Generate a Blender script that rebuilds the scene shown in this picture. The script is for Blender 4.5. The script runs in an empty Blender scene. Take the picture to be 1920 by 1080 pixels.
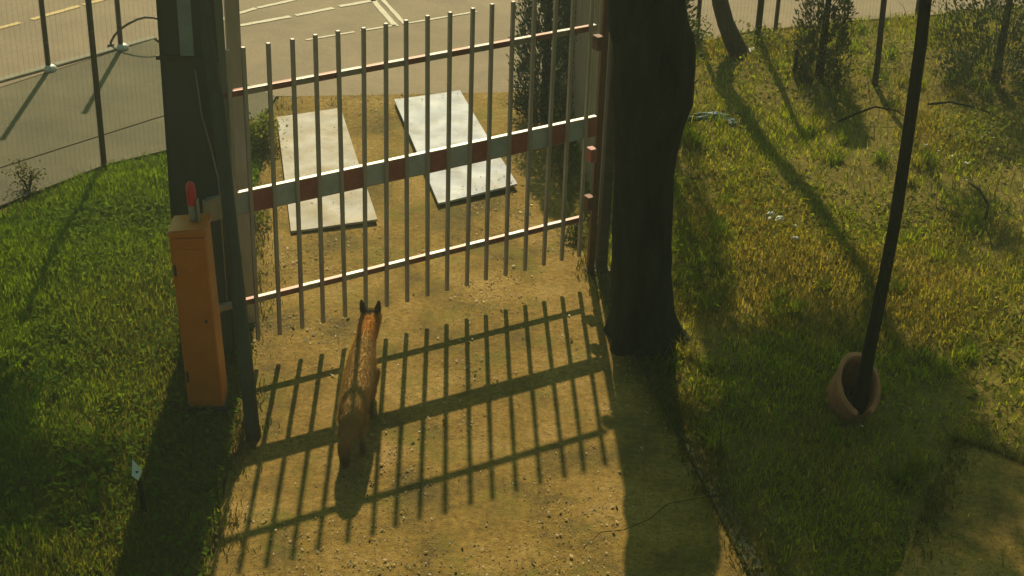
import bpy, bmesh, math, random
import numpy as np
from mathutils import Vector, Matrix, noise

# ------------------------------------------------------------------ camera
sc = bpy.context.scene
COL = sc.collection
CAM_H, TILT, ROLL, FPX = 3.693, 0.4789, 0.03446, 2954.2
cd = bpy.data.cameras.new('camera')
cam = bpy.data.objects.new('camera', cd); COL.objects.link(cam)
cd.sensor_width = 36.0; cd.sensor_fit = 'HORIZONTAL'
cd.lens = FPX / 1920.0 * 36.0
cd.clip_start = 0.05; cd.clip_end = 800
_fw = Vector((0, math.cos(TILT), -math.sin(TILT))); _rt = Vector((1, 0, 0)); _up = _rt.cross(_fw)
_R = _rt * math.cos(ROLL) + _up * math.sin(ROLL); _U = -_rt * math.sin(ROLL) + _up * math.cos(ROLL)
M = Matrix.Identity(4)
for i in range(3):
    M[i][0] = _R[i]; M[i][1] = _U[i]; M[i][2] = -_fw[i]
M.translation = Vector((0, 0, CAM_H))
cam.matrix_world = M
sc.camera = cam

# ------------------------------------------------------------------ sky, sun, exposure
SUN_EL, SUN_AZ = 0.7355, 0.050           # light travels toward the camera
w = bpy.data.worlds.new('World'); sc.world = w; w.use_nodes = True
nt = w.node_tree; nt.nodes.clear()
sky = nt.nodes.new('ShaderNodeTexSky'); sky.sky_type = 'NISHITA'; sky.sun_disc = False
sky.sun_elevation = SUN_EL; sky.sun_rotation = -SUN_AZ
sky.air_density = 1.6; sky.dust_density = 6.0; sky.ozone_density = 0.6
tint = nt.nodes.new('ShaderNodeMixRGB'); tint.blend_type = 'MULTIPLY'; tint.inputs[0].default_value = 1.0
tint.inputs[2].default_value = (0.50, 0.90, 0.56, 1)
bg = nt.nodes.new('ShaderNodeBackground'); bg.inputs[1].default_value = 0.05
out = nt.nodes.new('ShaderNodeOutputWorld')
nt.links.new(sky.outputs[0], tint.inputs[1]); nt.links.new(tint.outputs[0], bg.inputs[0]); nt.links.new(bg.outputs[0], out.inputs[0])
sl = bpy.data.lights.new('sun', 'SUN'); sl.energy = 4.7; sl.angle = math.radians(0.6); sl.color = (1.0, 0.82, 0.56)
so = bpy.data.objects.new('sun', sl); COL.objects.link(so)
_d = Vector((math.sin(SUN_AZ) * math.cos(SUN_EL), -math.cos(SUN_AZ) * math.cos(SUN_EL), -math.sin(SUN_EL)))
so.rotation_euler = _d.to_track_quat('-Z', 'Y').to_euler(); so.location = (0, 20, 20)
sc.view_settings.view_transform = 'Standard'; sc.view_settings.look = 'None'
sc.view_settings.gamma = 1.0; sc.view_settings.use_curve_mapping = False
sc.view_settings.exposure = 0.25

HAZE = 0.0055
rnd = random.Random(7)
rng = np.random.default_rng(11)

# ------------------------------------------------------------------ helpers
def tag(o, label=None, cat=None, group=None, kind=None):
    if label: o['label'] = label
    if cat: o['category'] = cat
    if group: o['group'] = group
    if kind: o['kind'] = kind
    return o

def empty(name, loc=(0, 0, 0), rz=0):
    o = bpy.data.objects.new(name, None); COL.objects.link(o)
    o.location = loc; o.rotation_euler = (0, 0, rz); o.empty_display_size = 0.1
    return o

def obj(name, bm, mat, parent=None, smooth=False):
    me = bpy.data.meshes.new(name)
    bm.to_mesh(me); bm.free()
    return link(name, me, mat, parent, smooth)

def link(name, me, mat, parent=None, smooth=False):
    if mat is not None and not me.materials: me.materials.append(mat)
    if smooth:
        me.polygons.foreach_set('use_smooth', [True] * len(me.polygons))
    o = bpy.data.objects.new(name, me); COL.objects.link(o)
    if parent: o.parent = parent
    return o

def box(bm, x0, x1, y0, y1, z0, z1, bev=0.0):
    r = bmesh.ops.create_cube(bm, size=1.0)
    vs = r['verts']
    for v in vs:
        v.co = Vector((x0 + (v.co.x + .5) * (x1 - x0), y0 + (v.co.y + .5) * (y1 - y0), z0 + (v.co.z + .5) * (z1 - z0)))
    if bev > 0:
        es = list({e for v in vs for e in v.link_edges})
        bmesh.ops.bevel(bm, geom=es, offset=bev, segments=2, affect='EDGES', profile=0.6)

def tube(bm, pts, rad, n=10, cap=True):
    """lofted tube along pts, rad = list or number (or (rx, rz) tuples)"""
    pts = [Vector(p) for p in pts]
    if not isinstance(rad, (list, tuple)): rad = [rad] * len(pts)
    rings = []; side = None
    for i, p in enumerate(pts):
        t = (pts[min(i + 1, len(pts) - 1)] - pts[max(i - 1, 0)]).normalized()
        if side is None:
            ref = Vector((1, 0, 0)) if abs(t.x) < 0.9 else Vector((0, 1, 0))
            side = (ref - t * ref.dot(t)).normalized()
        else:
            side = (side - t * side.dot(t)).normalized()
        up = t.cross(side)
        r = rad[i]; ra, rb = (r if isinstance(r, tuple) else (r, r))
        rings.append([bm.verts.new(p + side * (math.cos(a) * ra) + up * (math.sin(a) * rb)) for a in [2 * math.pi * k / n for k in range(n)]])
    for a, b in zip(rings, rings[1:]):
        for k in range(n):
            bm.faces.new((a[k], a[(k + 1) % n], b[(k + 1) % n], b[k]))
    if cap:
        bm.faces.new(list(reversed(rings[0]))); bm.faces.new(rings[-1])
    return rings

def poly_slab(bm, pts, z0, z1):
    bot = [bm.verts.new((x, y, z0)) for x, y in pts]; top = [bm.verts.new((x, y, z1)) for x, y in pts]
    bm.faces.new(top); bm.faces.new(list(reversed(bot)))
    n = len(pts)
    for k in range(n):
        bm.faces.new((bot[k], bot[(k + 1) % n], top[(k + 1) % n], top[k]))
    bmesh.ops.recalc_face_normals(bm, faces=bm.faces)

def inpoly(x, y, P):
    c = np.zeros(x.shape, bool); n = len(P); j = n - 1
    for i in range(n):
        xi, yi = P[i]; xj, yj = P[j]
        if yi != yj:
            m = ((yi > y) != (yj > y)) & (x < (xj - xi) * (y - yi) / (yj - yi) + xi)
            c ^= m
        j = i
    return c

def mesh_np(name, verts, faces_n, idx, mat, parent=None, col=None, smooth=False):
    """verts (N,3), idx flat loop indices, faces_n verts per face"""
    me = bpy.data.meshes.new(name)
    nf = len(idx) // faces_n
    me.vertices.add(len(verts)); me.vertices.foreach_set('co', np.ascontiguousarray(verts, dtype=np.float32).ravel())
    me.loops.add(len(idx)); me.loops.foreach_set('vertex_index', np.ascontiguousarray(idx, dtype=np.int32))
    me.polygons.add(nf); me.polygons.foreach_set('loop_start', np.arange(0, len(idx), faces_n, dtype=np.int32))
    me.update(calc_edges=True)
    if col is not None:
        a = me.color_attributes.new('tint', 'FLOAT_COLOR', 'POINT')
        c = np.ones((len(verts), 4), np.float32); c[:, :3] = col
        a.data.foreach_set('color', c.ravel())
    me.validate()
    return link(name, me, mat, parent, smooth)

# ------------------------------------------------------------------ materials
def mat(name):
    m = bpy.data.materials.new(name); m.use_nodes = True
    n = m.node_tree; n.nodes.clear()
    o = n.nodes.new('ShaderNodeOutputMaterial'); b = n.nodes.new('ShaderNodeBsdfPrincipled')
    n.links.new(b.outputs[0], o.inputs[0])
    return m, n, b, o

def ramp(n, fac, stops):
    r = n.nodes.new('ShaderNodeValToRGB')
    while len(r.color_ramp.elements) < len(stops): r.color_ramp.elements.new(0.5)
    for e, (p, c) in zip(r.color_ramp.elements, stops):
        e.position = p; e.color = (*c, 1) if len(c) == 3 else c
    n.links.new(fac, r.inputs[0]); return r.outputs[0]

def nz(n, scale, detail=6, rough=0.6, coord='Object', stretch=None, dist=0.0):
    tc = n.nodes.new('ShaderNodeTexCoord'); t = n.nodes.new('ShaderNodeTexNoise')
    t.inputs['Scale'].default_value = scale; t.inputs['Detail'].default_value = detail; t.inputs['Roughness'].default_value = rough
    t.inputs['Distortion'].default_value = dist
    src = tc.outputs[coord]
    if stretch:
        mp = n.nodes.new('ShaderNodeMapping'); mp.inputs['Scale'].default_value = stretch
        n.links.new(src, mp.inputs[0]); src = mp.outputs[0]
    n.links.new(src, t.inputs['Vector']); return t.outputs['Fac']

def mix(n, fac, a, b, mode='MIX'):
    x = n.nodes.new('ShaderNodeMixRGB'); x.blend_type = mode
    for s, v in ((0, fac), (1, a), (2, b)):
        if isinstance(v, (int, float)): x.inputs[s].default_value = v
        elif isinstance(v, tuple): x.inputs[s].default_value = (*v, 1)
        else: n.links.new(v, x.inputs[s])
    return x.outputs[0]

def bump(n, b, h, strength, dist=0.01):
    x = n.nodes.new('ShaderNodeBump'); x.inputs['Strength'].default_value = strength; x.inputs['Distance'].default_value = dist
    n.links.new(h, x.inputs['Height']); n.links.new(x.outputs[0], b.inputs['Normal'])

def simple(name, c1, c2, scale=12, rough=0.6, metal=0.0, bmp=0.15, stretch=None, spec=0.4):
    m, n, b, o = mat(name)
    f = nz(n, scale, stretch=stretch)
    n.links.new(ramp(n, f, [(0.3, c1), (0.7, c2)]), b.inputs['Base Color'])
    b.inputs['Roughness'].default_value = rough; b.inputs['Metallic'].default_value = metal
    b.inputs['Specular IOR Level'].default_value = spec
    if bmp: bump(n, b, nz(n, scale * 6, stretch=stretch), bmp)
    return m

def leafmat(name, rough=0.55, transl=0.45, spec=0.25):
    m, n, b, o = mat(name)
    at = n.nodes.new('ShaderNodeAttribute'); at.attribute_name = 'tint'
    n.links.new(at.outputs['Color'], b.inputs['Base Color']); b.inputs['Roughness'].default_value = rough
    b.inputs['Specular IOR Level'].default_value = spec
    tr = n.nodes.new('ShaderNodeBsdfTranslucent')
    n.links.new(mix(n, 1.0, at.outputs['Color'], (1.25, 1.2, 0.6), 'MULTIPLY'), tr.inputs['Color'])
    ms = n.nodes.new('ShaderNodeMixShader'); ms.inputs[0].default_value = transl
    n.links.new(b.outputs[0], ms.inputs[1]); n.links.new(tr.outputs[0], ms.inputs[2]); n.links.new(ms.outputs[0], o.inputs[0])
    return m

# driveway concrete: ochre dust, moss patches, grit
m, n, b, o = mat('mossy_concrete')
big = nz(n, 2.2, 8, 0.65); fine = nz(n, 34, 8, 0.75); grit = nz(n, 150, 3, 0.6)
base = ramp(n, big, [(0.36, (0.11, 0.086, 0.026)), (0.5, (0.225, 0.155, 0.038)), (0.64, (0.31, 0.22, 0.075))])
base = mix(n, 0.8, base, ramp(n, fine, [(0.3, (0.24, 0.20, 0.16)), (0.7, (0.85, 0.80, 0.70))]), 'OVERLAY')
moss = ramp(n, nz(n, 3.3, 9, 0.72, dist=0.4), [(0.53, (0, 0, 0)), (0.70, (1, 1, 1))])
base = mix(n, moss, base, (0.155, 0.15, 0.022))
speck = ramp(n, grit, [(0.66, (0, 0, 0)), (0.72, (1, 1, 1))])
base = mix(n, speck, base, (0.46, 0.38, 0.20))
dk = ramp(n, nz(n, 70, 4, 0.6), [(0.34, (1, 1, 1)), (0.42, (0, 0, 0))])
base = mix(n, dk, base, (0.09, 0.062, 0.02))
n.links.new(base, b.inputs['Base Color']); b.inputs['Roughness'].default_value = 0.93; b.inputs['Specular IOR Level'].default_value = 0.15
bump(n, b, mix(n, 0.5, fine, grit), 0.7, 0.02)
M_DRIVE = m

m, n, b, o = mat('asphalt')
big = nz(n, 1.3, 10, 0.75, dist=.6); fine = nz(n, 90, 5, 0.7)
base = ramp(n, big, [(0.36, (0.18, 0.135, 0.08)), (0.66, (0.255, 0.192, 0.115))])
base = mix(n, 0.5, base, ramp(n, fine, [(0.3, (0.3, 0.3, 0.3)), (0.7, (0.75, 0.75, 0.75))]), 'OVERLAY')
n.links.new(base, b.inputs['Base Color']); b.inputs['Roughness'].default_value = 0.8; b.inputs['Specular IOR Level'].default_value = 0.3
bump(n, b, fine, 0.4, 0.01)
M_ROAD = m

m, n, b, o = mat('pavement_asphalt')
big = nz(n, 1.6, 9, 0.7); fine = nz(n, 70, 5, 0.7)
base = ramp(n, big, [(0.3, (0.07, 0.064, 0.035)), (0.55, (0.11, 0.096, 0.052)), (0.75, (0.15, 0.13, 0.075))])
base = mix(n, 0.45, base, ramp(n, fine, [(0.3, (0.3, 0.3, 0.3)), (0.7, (0.75, 0.75, 0.75))]), 'OVERLAY')
n.links.new(base, b.inputs['Base Color']); b.inputs['Roughness'].default_value = 0.85; b.inputs['Specular IOR Level'].default_value = 0.25
bump(n, b, fine, 0.4, 0.01)
M_PAVE = m

m, n, b, o = mat('soil')
big = nz(n, 3.0, 9, 0.7); fine = nz(n, 45, 6, 0.7)
base = ramp(n, big, [(0.3, (0.10, 0.092, 0.016)), (0.5, (0.17, 0.14, 0.028)), (0.72, (0.25, 0.19, 0.05))])
base = mix(n, 0.6, base, ramp(n, fine, [(0.3, (0.2, 0.2, 0.2)), (0.7, (0.8, 0.8, 0.8))]), 'OVERLAY')
n.links.new(base, b.inputs['Base Color']); b.inputs['Roughness'].default_value = 0.95; b.inputs['Specular IOR Level'].default_value = 0.1
bump(n, b, fine, 0.9, 0.03)
M_SOIL = m

M_PAINT = simple('road_paint', (0.42, 0.38, 0.28), (0.60, 0.55, 0.42), 30, 0.7, bmp=0.1)
M_YPAINT = simple('yellow_paint', (0.42, 0.30, 0.10), (0.55, 0.40, 0.14), 30, 0.7, bmp=0.1)
M_KERB = simple('kerb_concrete', (0.05, 0.052, 0.024), (0.105, 0.10, 0.05), 7, 0.9, bmp=0.4)
M_RKERB = simple('pale_kerb_concrete', (0.19, 0.18, 0.13), (0.28, 0.26, 0.19), 9, 0.9, bmp=0.4)
M_POLE = simple('old_concrete', (0.05, 0.06, 0.042), (0.085, 0.095, 0.065), 5, 0.9, bmp=0.35, stretch=(1, 1, .3))
M_PLATE = simple('weathered_sheet', (0.22, 0.25, 0.26), (0.30, 0.33, 0.34), 14, 0.7)
M_STEEL = simple('galvanised_steel', (0.30, 0.29, 0.26), (0.42, 0.40, 0.37), 20, 0.45, 0.5, 0.1, (1, 1, .2))
M_DARKSTEEL = simple('dark_steel', (0.045, 0.045, 0.035), (0.085, 0.075, 0.055), 25, 0.6, 0.3, 0.1)
M_RUST = simple('rusty_red_steel', (0.10, 0.045, 0.025), (0.17, 0.07, 0.04), 25, 0.6, 0.2, 0.2)
M_RED = simple('red_plastic', (0.62, 0.012, 0.02), (0.72, 0.02, 0.03), 20, 0.3, 0, 0.03, spec=0.6)
M_REDPAINT = simple('red_reflective_sheet', (0.32, 0.08, 0.065), (0.42, 0.13, 0.10), 30, 0.5, 0, 0.05)
M_WHITEPAINT = simple('white_reflective_sheet', (0.38, 0.41, 0.45), (0.52, 0.55, 0.58), 22, 0.5, 0, 0.05)
M_ORANGE = simple('orange_coat', (0.56, 0.15, 0.004), (0.68, 0.20, 0.006), 9, 0.42, 0, 0.05, spec=0.5)
M_GREYPL = simple('grey_plastic', (0.26, 0.25, 0.25), (0.36, 0.34, 0.33), 20, 0.5)
M_BLACK = simple('black_rubber', (0.015, 0.015, 0.014), (0.03, 0.03, 0.028), 20, 0.7)
M_BARK = simple('dark_bark', (0.012, 0.017, 0.008), (0.05, 0.055, 0.03), 14, 0.95, bmp=0.9, stretch=(1, 1, .25), spec=0.1)
M_BARK2 = simple('grey_bark', (0.06, 0.055, 0.03), (0.13, 0.115, 0.07), 14, 0.95, bmp=0.8, stretch=(1, 1, .3), spec=0.1)
for m_ in (M_BARK, M_BARK2):
    for nd in m_.node_tree.nodes:
        if nd.type == 'BUMP': nd.inputs['Distance'].default_value = 0.045; nd.inputs['Strength'].default_value = 1.0
M_CLAY = simple('terracotta', (0.34, 0.125, 0.06), (0.48, 0.20, 0.10), 12, 0.8, bmp=0.25)
M_BLUE = simple('blue_plastic_sheet', (0.012, 0.07, 0.12), (0.03, 0.16, 0.22), 14, 0.6, spec=0.5)
M_WPLASTIC = simple('white_plastic', (0.62, 0.62, 0.58), (0.80, 0.80, 0.76), 18, 0.4, spec=0.5)
M_LEAF = leafmat('leaf_tissue'); M_NEEDLE = leafmat('conifer_scales', 0.65, 0.2)
M_GRASS = leafmat('grass_blades', 0.7, 0.58, 0.06); M_LITTER = leafmat('dry_leaf_bits', 0.6, 0.1, 0.4)

# ribbed two-tone paint on the thin rails of the gate, worn
m, n, b, o = mat('worn_banded_rail_paint')
tc = n.nodes.new('ShaderNodeTexCoord'); sx = n.nodes.new('ShaderNodeSeparateXYZ'); n.links.new(tc.outputs['Object'], sx.inputs[0])
q = n.nodes.new('ShaderNodeMath'); q.operation = 'MULTIPLY'; q.inputs[1].default_value = 1 / 0.22; n.links.new(sx.outputs[0], q.inputs[0])
fr = n.nodes.new('ShaderNodeMath'); fr.operation = 'FRACT'; n.links.new(q.outputs[0], fr.inputs[0])
gt = n.nodes.new('ShaderNodeMath'); gt.operation = 'GREATER_THAN'; gt.inputs[1].default_value = 0.5; n.links.new(fr.outputs[0], gt.inputs[0])
c = mix(n, gt.outputs[0], (0.34, 0.31, 0.30), (0.24, 0.10, 0.08))
c = mix(n, ramp(n, nz(n, 40, 6, 0.7), [(0.5, (0, 0, 0)), (0.7, (1, 1, 1))]), c, (0.20, 0.12, 0.08))
n.links.new(c, b.inputs['Base Color']); b.inputs['Roughness'].default_value = 0.35; b.inputs['Metallic'].default_value = 0.25
M_RAIL = m
M_BAR = simple('worn_grey_bar_paint', (0.33, 0.26, 0.24), (0.52, 0.48, 0.47), 26, 0.5, 0.25, 0.15, (1, 1, .15))

m, n, b, o = mat('pale_laminate')
f = nz(n, 5, 6, 0.6)
base = ramp(n, f, [(0.3, (0.40, 0.43, 0.50)), (0.7, (0.50, 0.53, 0.60))])
base = mix(n, ramp(n, nz(n, 4, 9, 0.75), [(0.48, (0, 0, 0)), (0.72, (1, 1, 1))]), base, (0.33, 0.30, 0.24))
n.links.new(base, b.inputs['Base Color']); n.links.new(ramp(n, nz(n, 7, 4), [(0.3, (0.45,) * 3), (0.7, (0.8,) * 3)]), b.inputs['Roughness'])
b.inputs['Specular IOR Level'].default_value = 0.2
bump(n, b, nz(n, 3, 3), 0.12, 0.05)
M_BOARD = m
m, n, b, o = mat('pale_dirty_laminate')
base = ramp(n, nz(n, 4, 7, 0.65), [(0.3, (0.36, 0.33, 0.29)), (0.7, (0.48, 0.46, 0.44))])
base = mix(n, ramp(n, nz(n, 3, 9, 0.75), [(0.42, (0, 0, 0)), (0.66, (1, 1, 1))]), base, (0.33, 0.26, 0.15))
n.links.new(base, b.inputs['Base Color']); n.links.new(ramp(n, nz(n, 5, 4), [(0.3, (0.5,) * 3), (0.7, (0.85,) * 3)]), b.inputs['Roughness'])
b.inputs['Specular IOR Level'].default_value = 0.2
bump(n, b, nz(n, 3, 3), 0.2, 0.06)
M_BOARD2 = m

# ------------------------------------------------------------------ ground
DRIVE_L = [(-1.00, 3.2), (-1.10, 4.9), (-1.17, 5.7), (-1.20, 6.4), (-1.33, 7.1), (-1.45, 7.7), (-1.50, 8.6), (-1.57, 9.72)]
DRIVE_R = [(1.14, 3.2), (0.93, 4.80), (0.79, 5.52), (0.575, 6.55), (0.40, 7.30), (0.36, 7.7), (0.27, 8.5), (0.22, 9.2), (0.10, 9.98)]
LAWN = [(-1.0, 3.0), (-1.10, 4.9), (-1.17, 5.7), (-1.20, 6.4), (-1.33, 7.1), (-1.45, 7.7), (-1.50, 8.6), (-1.62, 9.25), (-2.10, 8.74), (-2.40, 8.48), (-2.63, 8.19), (-2.83, 7.86), (-3.6, 6.95), (-6.5, 3.6), (-6.5, 3.0)]
FIELD = [(1.26, 3.0), (1.02, 4.80), (0.88, 5.52), (0.665, 6.55), (0.49, 7.30), (0.46, 7.7), (0.36, 8.5), (0.31, 9.2), (0.16, 10.05), (0.70, 10.75), (1.23, 11.10), (1.70, 11.46), (2.04, 11.58), (2.57, 11.83), (3.24, 12.05), (7.5, 13.6), (7.5, 3.0)]
PATH = [(1.95, 5.82), (2.10, 5.75), (2.62, 5.30), (2.75, 3.3), (1.20, 3.3), (1.50, 4.85), (1.72, 5.35)]

def edge_dist(x, y, P):
    d = np.full(np.shape(x), 1e9)
    for (x0, y0), (x1, y1) in zip(P, P[1:] + P[:1]):
        vx, vy = x1 - x0, y1 - y0; t = np.clip(((x - x0) * vx + (y - y0) * vy) / (vx * vx + vy * vy), 0, 1)
        d = np.minimum(d, np.hypot(x - x0 - t * vx, y - y0 - t * vy))
    return d

def hgt(x, y):
    x = np.asarray(x, float); y = np.asarray(y, float)
    lum = 0.5 + 0.5 * np.sin(x * 3.1 + 1.3 * np.sin(y * 1.7)) * np.sin(y * 2.3 + 0.8 * np.sin(x * 2.1))
    lum2 = 0.5 + 0.5 * np.sin(x * 7.7 + 2 * np.sin(y * 3.9)) * np.sin(y * 6.3 + 1.8 * np.sin(x * 5.1))
    r = inpoly(x, y, FIELD); l = inpoly(x, y, LAWN)
    er = np.clip(edge_dist(x, y, FIELD) / 0.5, 0, 1); el = np.clip(edge_dist(x, y, LAWN) / 0.5, 0, 1)
    z = np.full(x.shape, -0.02)
    z = np.where(r, -0.02 + er * (0.075 * lum + 0.03 * lum2), z)
    z = np.where(l, -0.02 + el * (0.05 * lum + 0.015 * lum2), z)
    pd = edge_dist(x, y, PATH); ip = inpoly(x, y, PATH)
    k = np.where(ip, 0.0, np.clip(pd / 0.35, 0, 1))
    return -0.02 + (z + 0.02) * k

near = np.arange(-7.0, 7.01, 0.07); fx = np.concatenate([[-70, -30, -15], near, [15, 30, 70]])
ny = np.arange(2.5, 14.01, 0.07); fy = np.concatenate([[-40, -15, -4], ny, [18, 30, 75]])
GX, GY = np.meshgrid(fx, fy); GZ = hgt(GX, GY)
V = np.stack([GX, GY, GZ], -1).reshape(-1, 3); nx = len(fx)
ii, jj = np.meshgrid(np.arange(len(fy) - 1), np.arange(nx - 1), indexing='ij'); a0 = (ii * nx + jj).ravel()
IDX = np.stack([a0, a0 + 1, a0 + nx + 1, a0 + nx], -1).ravel()
tag(mesh_np('ground', V, 4, IDX, M_SOIL, smooth=True), kind='structure')

# driveway: two slabs parted by a ragged crack
drv = tag(empty('driveway'), kind='structure')
crack = [(-1.075, 4.45), (-0.62, 4.52), (-0.22, 4.66), (-0.05, 4.70), (0.10, 4.80), (0.30, 4.93), (0.38, 5.06), (0.47, 5.08), (0.58, 5.16), (0.66, 5.27), (0.83, 5.33)]
bm = bmesh.new()
poly_slab(bm, [p for p in DRIVE_L if p[1] > 4.45][::-1] + crack + [p for p in DRIVE_R if p[1] > 5.33], -0.09, 0.0)
obj('slab', bm, M_DRIVE, drv)
bm = bmesh.new()
low = [(x + 0.001, y - (0.0045 if x > .33 else 0.0006)) for x, y in crack]
poly_slab(bm, [(-1.00, 3.2)] + low + [(0.93, 4.80), (1.14, 3.2)], -0.09, -0.0006)
obj('slab', bm, M_DRIVE, drv)

# kerb along the right of the driveway: separate stones
kb = tag(empty('kerb'), kind='structure')
kl = [(0.405, 7.28), (0.58, 6.55), (0.795, 5.52), (0.935, 4.80), (1.145, 3.2)]
def along(P, s):
    for (x0, y0), (x1, y1) in zip(P, P[1:]):
        L = math.hypot(x1 - x0, y1 - y0)
        if s <= L: return Vector((x0 + (x1 - x0) * s / L, y0 + (y1 - y0) * s / L, 0))
        s -= L
    return Vector((*P[-1], 0))
s = 0.0
while s < 4.0:
    p0, p1 = along(kl, s + 0.004), along(kl, s + 0.496); t = (p1 - p0).normalized(); nn = Vector((-t.y, t.x, 0)) * (1 if t.y < 0 else -1)
    if nn.x < 0: nn = -nn
    bm = bmesh.new(); top = 0.002 + rnd.uniform(-.008, .006)
    A = [p0 + nn * 0.006, p1 + nn * 0.006, p1 + nn * 0.082, p0 + nn * 0.082]
    poly_slab(bm, [(v.x + rnd.uniform(-.010, .010), v.y + rnd.uniform(-.006, .004)) for v in A], -0.10, top)
    bmesh.ops.bevel(bm, geom=list(bm.edges), offset=0.006, segments=1, affect='EDGES')
    obj('kerb_stone', bm, M_KERB, kb); s += 0.5

# carriageway, pavement and their markings
bm = bmesh.new()
poly_slab(bm, [(-9.0, 3.3), (-3.40, 9.74), (-2.62, 10.82), (-2.2, 10.3), (-1.62, 9.74), (-1.42, 9.76), (-0.99, 9.74), (-0.40, 9.90), (0.10, 9.99), (0.70, 10.72), (1.23, 11.08), (1.70, 11.44), (2.57, 11.81), (3.24, 12.03), (8.0, 13.8), (40, 24), (40, 70), (-60, 70), (-60, 3.3)], -0.12, -0.006)
road = tag(obj('road', bm, M_ROAD), kind='structure')
bm = bmesh.new()
poly_slab(bm, [(-7.3, 2.6), (-3.60, 6.98), (-2.84, 7.89), (-2.41, 8.51), (-2.10, 8.76), (-1.62, 9.28), (-1.59, 9.725), (-2.19, 10.27), (-2.28, 10.20), (-1.80, 9.78), (-2.28, 9.25), (-2.76, 8.68), (-3.7, 7.55), (-7.6, 2.9)], -0.11, 0.000)
pav = tag(empty('pavement'), kind='structure')
obj('paving_strip', bm, M_PAVE, pav)
bm = bmesh.new()
poly_slab(bm, [(-7.606, 2.906), (-3.706, 7.556), (-2.766, 8.686), (-2.286, 9.256), (-1.806, 9.786), (-2.29, 10.21), (-2.62, 10.77), (-3.36, 9.74), (-8.9, 3.3)], -0.11, 0.003)
obj('paving_strip', bm, M_PAVE, pav)
kr = tag(empty('road_kerb'), kind='structure')
ka, kbp = Vector((-6.6, 6.0, 0)), Vector((-2.60, 10.80, 0)); L = (kbp - ka).length; t = (kbp - ka) / L; nn = Vector((-t.y, t.x, 0))
k = 0.0
while k < L - 0.1:
    p0, p1 = ka + t * k, ka + t * min(k + 0.59, L); bm = bmesh.new()
    poly_slab(bm, [(v.x, v.y) for v in (p0, p1, p1 + nn * 0.065, p0 + nn * 0.065)], -0.1, 0.009 + rnd.uniform(-.001, .001))
    bmesh.ops.bevel(bm, geom=list(bm.edges), offset=0.005, segments=1, affect='EDGES')
    obj('kerb_stone', bm, M_RKERB, kr); k += 0.6
def strip(p0, p1, wd, m_, z=-0.002):
    p0, p1 = Vector((*p0, 0)), Vector((*p1, 0)); t = (p1 - p0).normalized(); nn = Vector((-t.y, t.x, 0)) * wd / 2
    bm = bmesh.new(); N = max(2, int((p1 - p0).length / 0.06)); A = []; B = []
    for i in range(N + 1):
        c = p0.lerp(p1, i / N); A.append(bm.verts.new(c + nn * rnd.uniform(.8, 1.1) + Vector((0, 0, z)))); B.append(bm.verts.new(c - nn * rnd.uniform(.8, 1.1) + Vector((0, 0, z))))
    for i in range(N): bm.faces.new((A[i], B[i], B[i + 1], A[i + 1]))
    bmesh.ops.recalc_face_normals(bm, faces=bm.faces)
    for f in bm.faces:
        if f.normal.z < 0: f.normal_flip()
    return obj('road_marking', bm, m_, road)
for a_, b_, wd, m_ in [((-2.07, 11.164), (-1.735, 11.42), .05, M_PAINT), ((-1.70, 11.45), (-1.44, 11.664), .05, M_PAINT), ((-1.40, 11.71), (-1.06, 11.96), .05, M_PAINT), ((-0.95, 12.05), (-0.3, 12.5), .05, M_PAINT),
                       ((-1.55, 10.89), (-1.22, 11.11), .028, M_PAINT), ((-1.18, 11.14), (-0.93, 11.30), .028, M_PAINT), ((-0.84, 11.36), (-0.34, 11.70), .028, M_PAINT),
                       ((-3.60, 11.14), (-3.34, 11.50), .05, M_YPAINT), ((-3.32, 11.53), (-3.05, 11.88), .05, M_YPAINT), ((-4.2, 10.35), (-3.66, 11.06), .05, M_YPAINT),
                       ((-1.17, 11.93), (-0.93, 11.27), .045, M_PAINT), ((-1.09, 11.93), (-0.87, 11.34), .035, M_PAINT),
                       ((-2.30, 11.10), (-2.19, 11.37), .045, M_PAINT), ((-2.185, 11.38), (-2.02, 11.59), .045, M_PAINT), ((-2.01, 11.60), (-1.75, 11.85), .045, M_PAINT)]:
    strip(a_, b_, wd, m_)
# mossy garden path, bottom right
bm = bmesh.new(); PW = []
for (x0, y0), (x1, y1) in zip(PATH, PATH[1:] + PATH[:1]):
    for k_ in range(8): PW.append((x0 + (x1 - x0) * k_ / 8 + rnd.uniform(-.025, .025), y0 + (y1 - y0) * k_ / 8 + rnd.uniform(-.02, .02)))
poly_slab(bm, PW, -0.1, 0.004)
tag(obj('path', bm, M_DRIVE), kind='structure')

# ------------------------------------------------------------------ sliding bar gate
S, YAW, RS = 0.11, 0.54966, 0.01938
gate = tag(empty('bar_gate', (-1.1608, 6.3180, 0), YAW), 'worn steel bar gate with red and white striped middle rail', 'gate')
bm = bmesh.new(); box(bm, -.0085, .0085, -.0085, .0085, 0.098, 1.508, 0.002)
bar_me = bpy.data.meshes.new('bar'); bm.to_mesh(bar_me); bm.free(); bar_me.materials.append(M_BAR)
for i in range(-1, 17):
    o = bpy.data.objects.new('bar', bar_me); COL.objects.link(o); o.parent = gate
    o.location = (i * S + (0.28 * S if i == -1 else 0) + rnd.uniform(-.003, .003), rnd.uniform(-.001, .001), RS * i * S + rnd.uniform(-.004, .004))
    o.rotation_euler = (rnd.uniform(-.004, .004), rnd.uniform(-.005, .005), 0)
def rail(name, x0, x1, z0, z1, m_, y0=.011, y1=.036):
    bm = bmesh.new(); box(bm, x0, x1, y0, y1, z0, z1, 0.002)
    for v in bm.verts: v.co.z += RS * v.co.x
    return obj(name, bm, m_, gate)
rail('top_rail', -1.1 * S, 16.3 * S, 1.290, 1.318, M_RAIL)
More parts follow.
